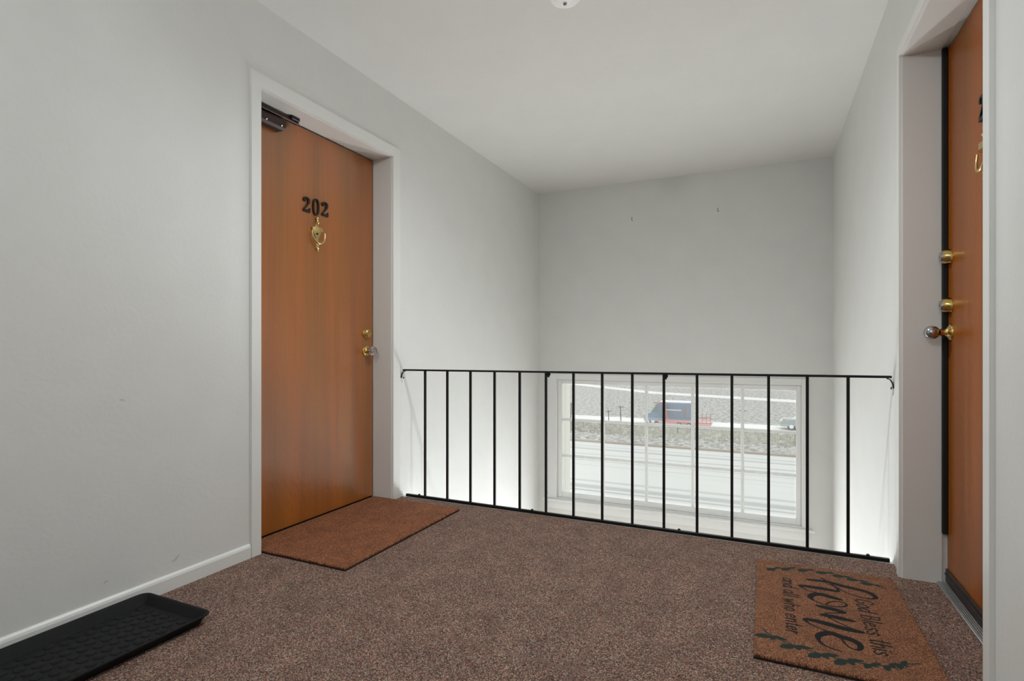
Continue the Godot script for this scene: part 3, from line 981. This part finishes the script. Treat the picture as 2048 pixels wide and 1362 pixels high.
func doors() -> void:
	# ---- 202
	var zc := (D1_NEAR + D1_FAR) * 0.5
	var t := thing("door_1", "closed reddish-brown wooden door numbered 202 with a crystal knob", "door", Vector3(-2.15, 0, zc), PI / 2, "", "structure")
	leaf_panel(t, 0.922, 0.014, 2.036, M.wood)
	digit("2", 0.076, 0.92, Vector3(-0.067, 1.645, 0.0045), t)
	digit("0", 0.086, 0.80, Vector3(-0.004, 1.645, 0.0045), t)
	digit("2", 0.076, 0.92, Vector3(0.062, 1.650, 0.0045), t)
	knocker(t, Vector3(0.003, 1.508, 0))
	deadbolt(t, Vector3(0.399, 0.993, 0), true)
	knob(t, Vector3(0.399, 0.888, 0), true)
	var c := group_part("door_closer", t)
	var st := begin()
	var outline := PackedVector2Array([Vector2(0, 2.004), Vector2(0.044, 2.004), Vector2(0.056, 1.997), Vector2(0.058, 1.982), Vector2(0.050, 1.965), Vector2(0.036, 1.956), Vector2(0, 1.956)])
	# side view (z, y) drawn along x
	extrude(st, outline, 0.0, 0.215, 0.006, Basis(Vector3(0, 0, 1), Vector3(0, 1, 0), Vector3(1, 0, 0)), Vector3(-0.458, 0, 0))
	part("closer_body", st, M.bronze, c)
	st = begin()
	span(st, Vector3(-0.461, 2.014, 0.028), Vector3(-0.162, 2.034, 0.05), 0.003)
	part("closer_arm", st, M.bronze, c)
	st = begin()
	lathe(st, [Vector2(0.013, 2.002), Vector2(0.013, 2.008), Vector2(0.009, 2.008), Vector2(0.009, 2.014), Vector2(0, 2.014)], Vector3(-0.40, 0, 0.03), Basis.IDENTITY, 16)
	part("closer_pinion", st, M.bronze, c)
	st = begin()
	span(st, Vector3(-0.218, 2.024, 0.018), Vector3(-0.166, 2.042, 0.062), 0.003)
	part("closer_bracket", st, M.bronze, c)
	for x in [-0.272, -0.36]:
		st = begin()
		lathe(st, [Vector2(0.0045, 0), Vector2(0.004, 0.002), Vector2(0, 0.0025)], Vector3(x, 1.969, 0.0525), Basis(Vector3.RIGHT, 0.9) * out_z(), 12)
		part("closer_screw", st, M.steel, c)
	st = begin()
	span(st, Vector3(-0.461, 0.001, -0.05), Vector3(0.461, 0.011, -0.006))
	part("threshold", st, M.rubber, t)

	# ---- opposite door
	zc = (D2_NEAR + D2_FAR) * 0.5
	t = thing("door_2", "closed reddish-brown wooden door with two brass deadbolts and black bottom sweep", "door", Vector3(0.634, 0, zc), -PI / 2, "", "structure")
	leaf_panel(t, 0.892, 0.016, 2.040, M.wood_dull)
	digit("2", 0.080, 0.92, Vector3(-0.058, 1.665, 0.0045), t)
	knocker(t, Vector3(-0.022, 1.510, 0))
	deadbolt(t, Vector3(-0.402, 1.245, 0), false)
	deadbolt(t, Vector3(-0.402, 1.063, 0), false)
	knob(t, Vector3(-0.402, 0.962, 0), false)
	st = begin()
	span(st, Vector3(-0.446, 0.014, 0), Vector3(0.446, 0.064, 0.006), 0.002)
	span(st, Vector3(-0.446, 0.040, 0.006), Vector3(0.446, 0.046, 0.009), 0.001)
	part("door_sweep", st, M.sweep, t)
	st = begin()
	span(st, Vector3(-0.449, 0.195, 0.0005), Vector3(-0.432, 2.045, 0.018), 0.003)
	part("weather_strip", st, M.rubber, t)
	st = begin()
	span(st, Vector3(-0.449, 0.0, -0.03), Vector3(0.449, 0.008, 0.034), 0.003)
	for k in 4:
		span(st, Vector3(-0.449, 0.008, 0.004 + k * 0.007), Vector3(0.449, 0.0105, 0.0075 + k * 0.007), 0.001)
	part("threshold", st, M.aluminium, t)

	casing("trim_2", "white mitred door frame around wooden door 202", XL, 1.0, D1_NEAR, D1_FAR, HEAD, 0.053, 0.071, 0.064, 0.012, 0.135)
	casing("trim_3", "white door frame around the door with two deadbolts", XR, -1.0, D2_NEAR, D2_FAR, HEAD + 0.006, 0.045, 0.045, 0.045, 0.011, 0.125)

# ---------------------------------------------------------------- railing

func railing() -> void:
	var t := thing("stair_railing", "black iron railing with thin square balusters along the landing edge", "railing", Vector3(0, 0, -2.752))
	var yl := 0.776
	var yr := 0.787
	var x0 := -2.005
	var x1 := 0.486
	var st := begin()
	var p := []
	for x in [x0, x1]:
		var y := yl if x == x0 else yr
		p.append_array([Vector3(x, y - 0.010, -0.0125), Vector3(x, y - 0.010, 0.0125), Vector3(x, y, 0.0125), Vector3(x, y, -0.0125)])
	hexa(st, p)
	part("top_rail", st, M.iron, t)
	st = begin()
	span(st, Vector3(-1.985, 0.001, -0.008), Vector3(0.480, 0.016, 0.008), 0.001)
	part("bottom_rail", st, M.iron, t)
	st = begin()
	cbox(st, Vector3.ZERO, Vector3(0.0122, 0.757, 0.0122), 0.0008)
	var bar := finish(st, M.iron)
	for i in 15:
		var o := put("baluster", bar, t, Vector3(-1.849 + i * 0.15565, 0.3945 + (yl - 0.776 + 0.011 * i / 14.0) * 0.5, 0))
		o.scale.y = 1.0 + 0.011 * i / 14.0 / 0.757
	# clips under the top rail
	for x in [-1.064, -0.447]:
		st = begin()
		var y := lerpf(yl, yr, (x - x0) / (x1 - x0)) - 0.010
		span(st, Vector3(x, y - 0.014, -0.006), Vector3(x + 0.018, y, 0.006), 0.002)
		lathe(st, [Vector2(0, -0.024), Vector2(0.006, -0.023), Vector2(0.006, -0.014), Vector2(0, -0.014)], Vector3(x + 0.007, y, 0), Basis.IDENTITY, 10)
		part("rail_clip", st, M.iron, t)
	for x in [-1.892, -1.152, -0.376, 0.403]:
		st = begin()
		lathe(st, [Vector2(0.0075, 0.016), Vector2(0.0075, 0.019), Vector2(0.005, 0.023), Vector2(0, 0.024)], Vector3(x, 0, 0), Basis.IDENTITY, 12)
		part("bolt", st, M.iron, t)
	# wall brackets: a bent strap and a painted-over lug with one screw
	for s in [-1.0, 1.0]:
		var xw := XL if s < 0 else XR
		var y := yl if s < 0 else yr
		var g := group_part("wall_bracket", t)
		st = begin()
		var q := [Vector3(xw - s * 0.024, y - 0.011, 0.004), Vector3(xw - s * 0.012, y - 0.016, 0.008), Vector3(xw - s * 0.004, y - 0.034, 0.012), Vector3(xw - s * 0.002, y - 0.052, 0.014)]
		for i in 3:
			var a: Vector3 = q[i]
			var b: Vector3 = q[i + 1]
			var n := Vector3((b - a).y, -(b - a).x, 0).normalized() * 0.0022
			var w := Vector3(0, 0, 0.006)
			hexa(st, [a - n - w, a + n - w, a + n + w, a - n + w, b - n - w, b + n - w, b + n + w, b - n + w])
		part("strap", st, M.iron, g)
		st = begin()
		var lug := PackedVector2Array()
		for i in 16:
			var a := TAU * i / 16.0
			lug.append(Vector2(0.014 * cos(a) * (1.0 - 0.45 * maxf(0.0, sin(a))), 0.03 * sin(a)))
		extrude(st, lug, 0.0, 0.005, 0.0015, Basis(Vector3(0, 0, s), Vector3.UP, Vector3(-s, 0, 0)), Vector3(xw, y - 0.055, -0.004))
		part("lug", st, M.trim, g)
		st = begin()
		lathe(st, [Vector2(0.006, 0.004), Vector2(0.005, 0.008), Vector2(0, 0.009)], Vector3(xw, y - 0.053, -0.004), Basis(Vector3(0, 1, 0), Vector3(-s, 0, 0), Vector3(0, 0, 1)), 12)
		part("screw", st, M.black, g)

# ---------------------------------------------------------------- things on floor, wall and ceiling

func slab_mat(called: String, label: String, lo: Vector3, hi: Vector3, turn: float, m: Material) -> void:
	var c := (lo + hi) * 0.5
	var t := thing(called, label, "doormat", Vector3(c.x, lo.y, c.z), turn)
	var s := hi - lo
	var st := begin()
	cbox(st, Vector3(0, s.y * 0.5 + 0.002, 0), Vector3(s.x, s.y - 0.004, s.z), 0.003, Basis.IDENTITY, true)
	part("coir_pile", st, m, t)
	st = begin()
	span(st, Vector3(-s.x * 0.5 - 0.001, 0.0005, -s.z * 0.5 - 0.001), Vector3(s.x * 0.5 + 0.001, 0.004, s.z * 0.5 + 0.001), 0.001)
	part("backing", st, M.rubber, t)

func rounded_rect(hx: float, hz: float, r: float, n := 6) -> Array:
	var out := []
	for c in [[1, 1, 0.0], [-1, 1, PI * 0.5], [-1, -1, PI], [1, -1, PI * 1.5]]:
		for i in n + 1:
			var a: float = c[2] + PI * 0.5 * i / n
			out.append(Vector2(c[0] * (hx - r) + r * cos(a), c[1] * (hz - r) + r * sin(a)))
	return out

func boot_tray() -> void:
	var t := thing("boot_tray", "shallow black plastic boot tray with raised dots against the baseboard", "boot tray", Vector3(-1.8225, 0, -0.835), 0.0)
	var hx := 0.176
	var hz := 0.38
	# section from the inside floor over the rim and down to the outside foot: [inset, height]
	var sec := [[0.030, 0.0045], [0.026, 0.006], [0.010, 0.030], [0.006, 0.034], [0.001, 0.0355], [0.0, 0.034], [0.0, 0.031], [0.005, 0.0295], [0.012, 0.022], [0.024, 0.001], [0.03, 0.0005]]
	var st := begin()
	var rings := []
	for s in sec:
		var ring := []
		for p in rounded_rect(hx - s[0], hz - s[0], maxf(0.03 - s[0] * 0.6, 0.008)):
			ring.append(Vector3(p.x, s[1], p.y))
		rings.append(ring)
	for i in rings.size() - 1:
		var n: int = rings[i].size()
		for k in n:
			var j := (k + 1) % n
			var a: Vector3 = rings[i][k]
			var b: Vector3 = rings[i][j]
			var c: Vector3 = rings[i + 1][j]
			var d: Vector3 = rings[i + 1][k]
			var nn := (c - a).cross(d - b).normalized()
			var want := Vector3(-a.x, 0.2, -a.z) if i < 3 else (Vector3(a.x, 0.0, a.z) if i > 4 else Vector3.UP)
			if nn.dot(want) < 0:
				nn = -nn
			tri(st, a, b, c, nn)
			tri(st, a, c, d, nn)
	for y in [0, rings.size() - 1]:
		var n: int = rings[y].size()
		for k in n:
			tri(st, Vector3(0, rings[y][0].y, 0), rings[y][k], rings[y][(k + 1) % n], Vector3.UP if y == 0 else Vector3.DOWN)
	part("tray_body", st, M.tray, t)
	st = begin()
	lathe(st, [Vector2(0.0155, 0), Vector2(0.0145, 0.0026), Vector2(0.0132, 0.0032), Vector2(0, 0.0032)], Vector3.ZERO, Basis.IDENTITY, 16)
	var dot := finish(st, M.tray)
	# rows of dots stepping diagonally, as pressed into the floor of the tray
	var row := 0
	var z := -hz + 0.052
	while z < hz - 0.045:
		var x := -hx + 0.052 + (0.0215 if row % 2 == 1 else 0.0)
		while x < hx - 0.045:
			var o := put("raised_dot", dot, t, Vector3(x, 0.0044, z))
			o.scale = Vector3(1.0, 1.0, 0.9)
			x += 0.043
		z += 0.033
		row += 1

func ceiling_lamp(label: String, at: Vector3, energy: float, shaded := false) -> void:
	var t := thing("ceiling_lamp", label, "ceiling lamp", at, 0.0, "small flush ceiling lamps of the hall")
	var st := begin()
	lathe(st, [Vector2(0.085, 0), Vector2(0.085, -0.010), Vector2(0.080, -0.016), Vector2(0.060, -0.018)], Vector3.ZERO, Basis.IDENTITY, 36)
	part("base_ring", st, M.plastic, t)
	st = begin()
	lathe(st, [Vector2(0.060, -0.018), Vector2(0.066, -0.030), Vector2(0.069, -0.050), Vector2(0.066, -0.070), Vector2(0.056, -0.085), Vector2(0.036, -0.094), Vector2(0.014, -0.097), Vector2(0, -0.097)], Vector3.ZERO, Basis.IDENTITY, 16, 12.0)
	part("glass_shade", st, M.glow, t)
	st = begin()
	lathe(st, [Vector2(0.009, -0.096), Vector2(0.008, -0.102), Vector2(0.004, -0.106), Vector2(0, -0.107)], Vector3.ZERO, Basis.IDENTITY, 14)
	part("finial", st, M.steel, t)
	var l: Light3D
	if shaded:    # the base sends the light down and sideways, away from the ceiling
		var sp := SpotLight3D.new()
		sp.spot_range = 12.0
		sp.spot_attenuation = 2.0
		sp.spot_angle = 88.0
		sp.rotation.x = -PI / 2
		sp.position = Vector3(0, -0.115, 0)
		l = sp
	else:
		var om := OmniLight3D.new()
		om.omni_range = 12.0
		om.omni_attenuation = 2.0
		om.position = Vector3(0, -0.058, 0)
		l = om
	l.name = "lamp_light"
	l.light_color = LAMP_COLOR
	l.light_energy = energy
	l.light_size = 0.05
	l.shadow_enabled = true
	t.add_child(l)

# upright strip fitting, added unseen to brighten the stairwell; local z looks out from the wall
func added_strip(label: String, at: Vector3, energy: float) -> void:
	var t := thing("added_strip", label, "added lamp", at, 0.0, "added fill strips under the window")
	t.rotation.z = PI / 2
	box_part("housing", Vector3(-0.63, -0.055, 0), Vector3(0.63, 0.055, 0.035), 0.006, M.plastic, t)
	var st := begin()
	sweep(st, [Vector2(-0.05, 0), Vector2(-0.048, 0.02), Vector2(-0.035, 0.035), Vector2(0.035, 0.035), Vector2(0.048, 0.02), Vector2(0.05, 0)], Vector3(-0.61, 0, 0.035), Vector3(0.61, 0, 0.035), Vector3.UP, Vector3(0, 0, 1))
	part("diffuser", st, M.glow, t)
	for x in [-0.622, 0.622]:
		box_part("end_cap", Vector3(x - 0.01, -0.056, 0.03), Vector3(x + 0.01, 0.056, 0.074), 0.004, M.plastic, t)
	var l := AreaLight3D.new()
	l.name = "added_strip_fill"
	l.light_color = LAMP_COLOR
	l.light_energy = energy
	l.area_size = Vector2(1.2, 0.1)
	l.area_range = 12.0
	l.area_attenuation = 2.0
	l.area_normalize_energy = true
	l.shadow_enabled = true
	t.add_child(l)
	l.position = Vector3(0, 0, 0.074)
	l.rotation.y = PI     # an area light shines along its own -z

func wall_hooks() -> void:
	for h in [[-1.094, 2.086, "tiny wire picture hook on the bare end wall, nearer the wall of door 202"], [-0.358, 2.09, "tiny wire picture hook on the bare end wall, nearer the double-deadbolt door"]]:
		var t := thing("wall_hook", h[2], "hook", Vector3(h[0], h[1], ZB), 0.0, "picture hooks on the end wall")
		var st := begin()
		tube(st, [Vector3(0, 0.016, 0.0005), Vector3(-0.002, 0.004, 0.003), Vector3(-0.001, -0.010, 0.006), Vector3(0.004, -0.018, 0.011), Vector3(0.009, -0.014, 0.016)], [0.0017, 0.0019, 0.0019, 0.0019, 0.0015], 8)
		part("wire", st, M.wire, t)
		st = begin()
		lathe(st, [Vector2(0.0032, 0), Vector2(0.003, 0.002), Vector2(0, 0.0025)], Vector3(0, 0.012, 0), out_z(), 10)
		part("nail", st, M.wire, t)

# ---------------------------------------------------------------- street below the window

func ground(called: String, label: String, category: String, z0: float, z1: float, y: float, m: Material, uv := false) -> void:
	var st := begin()
	span(st, Vector3(-130, y - 0.5, z1), Vector3(90, y, z0), 0.0, uv)
	var o := part(called, st, m)
	tag(o, label, category, "", "structure")

func box_part(called: String, lo: Vector3, hi: Vector3, b: float, m: Material, parent: Node) -> MeshInstance3D:
	var st := begin()
	span(st, lo, hi, b)
	return part(called, st, m, parent)

func wheel(parent: Node, at: Vector3, r: float) -> void:
	var st := begin()
	lathe(st, [Vector2(0, -0.11), Vector2(r * 0.6, -0.11), Vector2(r * 0.92, -0.10), Vector2(r, -0.07), Vector2(r, 0.07), Vector2(r * 0.92, 0.10), Vector2(r * 0.6, 0.11), Vector2(0, 0.11)], at, out_z(), 20)
	var o := part("wheel", st, M.tyre, parent)
	st = begin()
	lathe(st, [Vector2(r * 0.55, 0.11), Vector2(r * 0.5, 0.125), Vector2(0, 0.12)], at, out_z(), 16)
	part("hub_cap", st, M.van_white, o)

func street() -> void:
	ground("front_yard", "snow-covered ground between the building and the street", "ground", ZB - 0.5, -20.0, STREET, M.snow)
	ground("road", "wide snow-packed road with grey wheel tracks running past the window", "road", -20.0, -39.0, STREET, M.road, true)
	ground("kerb", "low brownish kerb along the far side of the snowy road", "kerb", -39.0, -39.35, STREET + 0.12, M.kerb)
	ground("snowy_strip", "snow-dusted strip of ground between kerb and grass", "ground", -39.35, -43.2, STREET + 0.06, M.field)
	ground("verge", "grass verge half covered with snow beyond the road", "ground", -43.2, -49.0, STREET + 0.06, M.verge)
	ground("service_road", "narrow white snow-covered lane behind the verge", "road", -49.0, -54.5, STREET, M.fresh_snow)
	ground("snowy_field", "pale frosty field beyond the lane", "ground", -54.5, -220.0, STREET, M.field)
	var st := begin()
	var line := [[-70.0, -138.0], [-32.8, -99.5], [-15.8, -85.0], [3.7, -78.5], [40.0, -71.0]]
	for i in 4:
		var p := []
		for y in [STREET - 0.1, STREET + 0.03]:
			p.append_array([Vector3(line[i][0], y, line[i][1]), Vector3(line[i + 1][0], y, line[i + 1][1]), Vector3(line[i + 1][0], y, line[i + 1][1] - 4.0), Vector3(line[i][0], y, line[i][1] - 5.0 if i == 0 else line[i][1] - 4.0)])
		hexa(st, p)
	var o := part("snowy_path", st, M.fresh_snow)
	tag(o, "white snow-covered path crossing the frosty field", "path", "", "structure")
	st = begin()
	span(st, Vector3(XL - 0.3, STREET - 0.2, ZB - 0.25), Vector3(XR + 0.3, LOW - 0.2, ZB + 0.1))
	o = part("foundation_wall", st, M.brick)
	tag(o, "brick wall of the building below the stairwell", "wall", "", "structure")

	# dead grass on the verge
	st = begin()
	for k in 5:
		var a := TAU * k / 5.0
		var d := Vector3(cos(a), 0, sin(a))
		tri(st, d * 0.05 + Vector3(-d.z, 0, d.x) * 0.03, d * 0.05 - Vector3(-d.z, 0, d.x) * 0.03, d * 0.16 + Vector3(0, 0.24, 0), Vector3(d.x, 0.4, d.z).normalized())
	var mm := MultiMesh.new()
	mm.transform_format = MultiMesh.TRANSFORM_3D
	mm.use_colors = true
	mm.mesh = finish(st, M.blade)
	mm.instance_count = 5200
	rng.seed = 77
	for i in mm.instance_count:
		var near: bool = rng.randf() < 0.2
		var p := Vector3(rng.randf_range(-34, 12), STREET + 0.05, rng.randf_range(-43.5, -39.6) if near else rng.randf_range(-48.8, -43.0))
		var s := rng.randf_range(0.4, 1.3) * (0.7 if near else 1.0)
		mm.set_instance_transform(i, Transform3D(Basis(Vector3.UP, rng.randf() * TAU).scaled(Vector3(s, s * rng.randf_range(0.7, 1.3), s)), p))
		var c := Color(0.42, 0.39, 0.29).lerp(Color(0.34, 0.37, 0.28), rng.randf()).lerp(Color(0.72, 0.72, 0.69), rng.randf() * 0.7)
		mm.set_instance_color(i, c)
	var mi := MultiMeshInstance3D.new()
	mi.name = "dead_grass"
	mi.multimesh = mm
	add_child(mi)
	tag(mi, "tufts of dead grass poking through the snow on the verge", "grass", "", "stuff")

	# marker posts
	for p in [[-16.1, -47.6, 1.9, 0.07, "thick tall post alone on the verge, farthest from the red trailer"], [-12.75, -48.4, 1.3, 0.05, "middle-sized post with a crosspiece on the verge ahead of the blue van"], [-11.6, -48.3, 1.75, 0.05, "tall thin post with a crosspiece on the verge ahead of the blue van"], [-10.55, -48.2, 1.0, 0.05, "short bare post at the nose of the blue van"], [-6.3, -45.5, 0.95, 0.05, "short bare post in the grass before the red trailer"], [-1.5, -46.5, 2.1, 0.06, "tall post on the verge between red trailer and grey car"]]:
		var t := thing("fence_post", p[4], "post", Vector3(p[0], STREET + 0.06, p[1]), 0.0, "posts along the verge")
		st = begin()
		lathe(st, [Vector2(p[3], 0), Vector2(p[3] * 0.85, p[2] - 0.03), Vector2(p[3] * 0.6, p[2]), Vector2(0, p[2])], Vector3.ZERO, Basis(Vector3(0, 0, 1), (p[0] * 7.0 - floorf(p[0] * 7.0) - 0.5) * 0.16), 8)
		part("shaft", st, M.post, t)
		if p[2] > 1.2:
			st = begin()
			cbox(st, Vector3(0, p[2] - 0.12, p[3]), Vector3(0.5, 0.05, 0.04), 0.005)
			part("crosspiece", st, M.post, t)

	blue_van()
	red_trailer()
	grey_car()

func blue_van() -> void:
	var t := thing("parked_van", "pale blue van parked on the snowy lane behind a red trailer", "van", Vector3(-10.0, STREET, -51.4))
	var st := begin()   # side outline: sloping nose on the left
	extrude(st, PackedVector2Array([Vector2(0.0, 0.35), Vector2(0.0, 0.85), Vector2(0.25, 1.0), Vector2(0.55, 1.08), Vector2(1.15, 1.95), Vector2(1.3, 2.05), Vector2(4.05, 2.08), Vector2(4.15, 1.98), Vector2(4.18, 0.4), Vector2(4.0, 0.33)]), -0.95, 0.95, 0.05)
	var body := part("body", st, M.van_blue, t)
	st = begin()
	extrude(st, PackedVector2Array([Vector2(0.68, 1.15), Vector2(1.16, 1.86), Vector2(1.22, 1.86), Vector2(1.22, 1.12)]), 0.945, 0.958)
	part("side_window", st, M.van_glass, body)
	st = begin()
	hexa(st, [Vector3(0.60, 1.13, -0.8), Vector3(0.60, 1.13, 0.85), Vector3(1.14, 1.92, 0.85), Vector3(1.14, 1.92, -0.8), Vector3(0.58, 1.145, -0.8), Vector3(0.58, 1.145, 0.85), Vector3(1.12, 1.935, 0.85), Vector3(1.12, 1.935, -0.8)])
	part("windscreen", st, M.van_glass, body)
	box_part("stripe", Vector3(1.95, 1.36, 0.945), Vector3(3.3, 1.46, 0.957), 0.0, M.van_white, body)
	box_part("roof_panel", Vector3(1.4, 2.06, -0.85), Vector3(4.0, 2.12, 0.85), 0.02, M.van_white, body)
	st = begin()
	extrude(st, PackedVector2Array([Vector2(3.48, 0.95), Vector2(3.78, 0.95), Vector2(3.72, 1.3), Vector2(3.66, 1.72), Vector2(3.58, 1.72), Vector2(3.53, 1.3)]), 0.945, 0.957)
	part("side_print", st, M.kerb, body)
	box_part("bumper", Vector3(-0.06, 0.33, -0.9), Vector3(0.05, 0.55, 0.9), 0.03, M.van_white, t)
	for x in [0.8, 3.3]:
		for z in [-0.82, 0.82]:
			wheel(t, Vector3(x, 0.34, z), 0.34)

func red_trailer() -> void:
	var t := thing("red_trailer", "pale red flatbed trailer with upright frame in front of the blue van", "trailer", Vector3(-8.4, STREET, -49.75))
	box_part("deck", Vector3(0.3, 0.42, -0.45), Vector3(4.35, 0.56, 0.45), 0.02, M.trailer_red, t)
	box_part("side_rail", Vector3(0.3, 0.25, 0.46), Vector3(4.3, 0.40, 0.52), 0.01, M.trailer_red, t)
	box_part("post", Vector3(0.25, 0.56, 0.38), Vector3(0.42, 2.15, 0.46), 0.01, M.trailer_red, t)
	box_part("post", Vector3(0.25, 0.56, -0.46), Vector3(0.42, 2.15, -0.38), 0.01, M.trailer_red, t)
	box_part("cross_bar", Vector3(-0.45, 2.06, 0.36), Vector3(0.42, 2.16, 0.46), 0.01, M.trailer_red, t)
	var st := begin()
	tube(st, [Vector3(0.33, 2.05, 0.42), Vector3(0.55, 1.4, 0.42), Vector3(0.72, 0.56, 0.42)], [0.05, 0.05, 0.05], 8)
	part("brace", st, M.trailer_red, t)
	for k in 4:
		box_part("stake", Vector3(3.2 + k * 0.34, 0.56, 0.40), Vector3(3.26 + k * 0.34, 1.35, 0.45), 0.005, M.trailer_red, t)
	box_part("stake_rail", Vector3(3.15, 0.95, 0.40), Vector3(4.3, 1.02, 0.44), 0.005, M.trailer_red, t)
	box_part("drawbar", Vector3(-0.55, 0.42, -0.05), Vector3(0.3, 0.52, 0.05), 0.01, M.trailer_red, t)
	for x in [1.7, 2.5]:
		wheel(t, Vector3(x, 0.25, 0.60), 0.25)

func grey_car() -> void:
	var t := thing("parked_car", "pale grey car parked on the snowy lane", "car", Vector3(1.25, STREET, -52.6))
	var st := begin()
	extrude(st, PackedVector2Array([Vector2(0, 0.3), Vector2(0.0, 0.65), Vector2(0.15, 0.82), Vector2(1.1, 0.95), Vector2(1.7, 1.38), Vector2(3.0, 1.42), Vector2(3.75, 1.0), Vector2(4.4, 0.92), Vector2(4.5, 0.6), Vector2(4.45, 0.3)]), -0.85, 0.85, 0.06)
	var body := part("body", st, M.car_grey, t)
	st = begin()
	extrude(st, PackedVector2Array([Vector2(1.32, 0.98), Vector2(1.78, 1.31), Vector2(2.95, 1.34), Vector2(3.5, 1.02)]), 0.845, 0.858)
	part("side_window", st, M.van_glass, body)
	box_part("snow_on_bonnet", Vector3(0.2, 0.84, -0.7), Vector3(1.0, 0.93, 0.7), 0.03, M.snow, body)
	for x in [0.85, 3.55]:
		for z in [-0.72, 0.74]:
			wheel(t, Vector3(x, 0.31, z), 0.31)

# ---------------------------------------------------------------- build

func _ready() -> void:
	# camera: level, with a slight upward lens shift
	var cam := Camera3D.new()
	cam.name = "camera"
	add_child(cam)
	cam.position = Vector3(0, 0.9, 0)
	cam.rotation.y = deg_to_rad(24.837)
	cam.projection = Camera3D.PROJECTION_FRUSTUM
	cam.near = 0.05
	cam.far = 400.0
	cam.size = 0.05 * 1362.0 / 1089.2
	cam.frustum_offset = Vector2(0, 0.05 * (697.8 - 681.0) / 1089.2)
	cam.current = true

	# overcast winter sky
	var we := WorldEnvironment.new()
	we.name = "environment"
	var env := Environment.new()
	var sky := Sky.new()
	var sm := ProceduralSkyMaterial.new()
	sm.sky_top_color = Color(0.88, 0.885, 0.885)
	sm.sky_horizon_color = Color(0.92, 0.93, 0.93)
	sm.ground_bottom_color = Color(0.80, 0.81, 0.81)
	sm.ground_horizon_color = Color(0.90, 0.91, 0.91)
	sky.sky_material = sm
	env.background_mode = Environment.BG_SKY
	env.sky = sky
	env.background_energy_multiplier = 1.88
	env.tonemap_mode = Environment.TONE_MAPPER_LINEAR
	env.tonemap_exposure = 1.05
	env.sdfgi_enabled = true
	env.ssao_enabled = true
	env.ssil_enabled = true
	we.environment = env
	add_child(we)

	make_materials()
	shell()
	window()
	doors()
	ceiling_lamp("small white glass ceiling lamp over the landing between the two doors", Vector3(-0.745, CEIL, -2.13), LAMP_LANDING, true)
	ceiling_lamp("added unseen small white glass fill lamp in the hall beside the boot tray", Vector3(-0.745, CEIL, 0.3), FILL_HALL)  # added behind the camera to fill the near walls and floor
	ceiling_lamp("added unseen small white glass fill lamp at the blind end of the hall", Vector3(-0.745, CEIL, 2.2), FILL_END)  # added farther back to even out the hall
	added_strip("added unseen tall white fill strip on the wall below the window, beside the left stairwell wall", Vector3(-1.22, -1.85, ZB), FILL_STRIP)
	added_strip("added unseen tall white fill strip on the wall below the window, beside the right stairwell wall", Vector3(-0.31, -1.85, ZB), FILL_STRIP)
	railing()
	slab_mat("door_mat", "plain brown coir doormat in front of door 202", Vector3(-2.136, 0, -2.628), Vector3(-1.537, 0.014, -1.716), 0.0, M.coir)
	slab_mat("printed_door_mat", "tan coir doormat printed God Bless this home with green leaf vines", Vector3(-0.028, 0, -2.522), Vector3(0.450, 0.015, -1.732), 0.0, M.coir_print)
	boot_tray()
	wall_hooks()
	street()
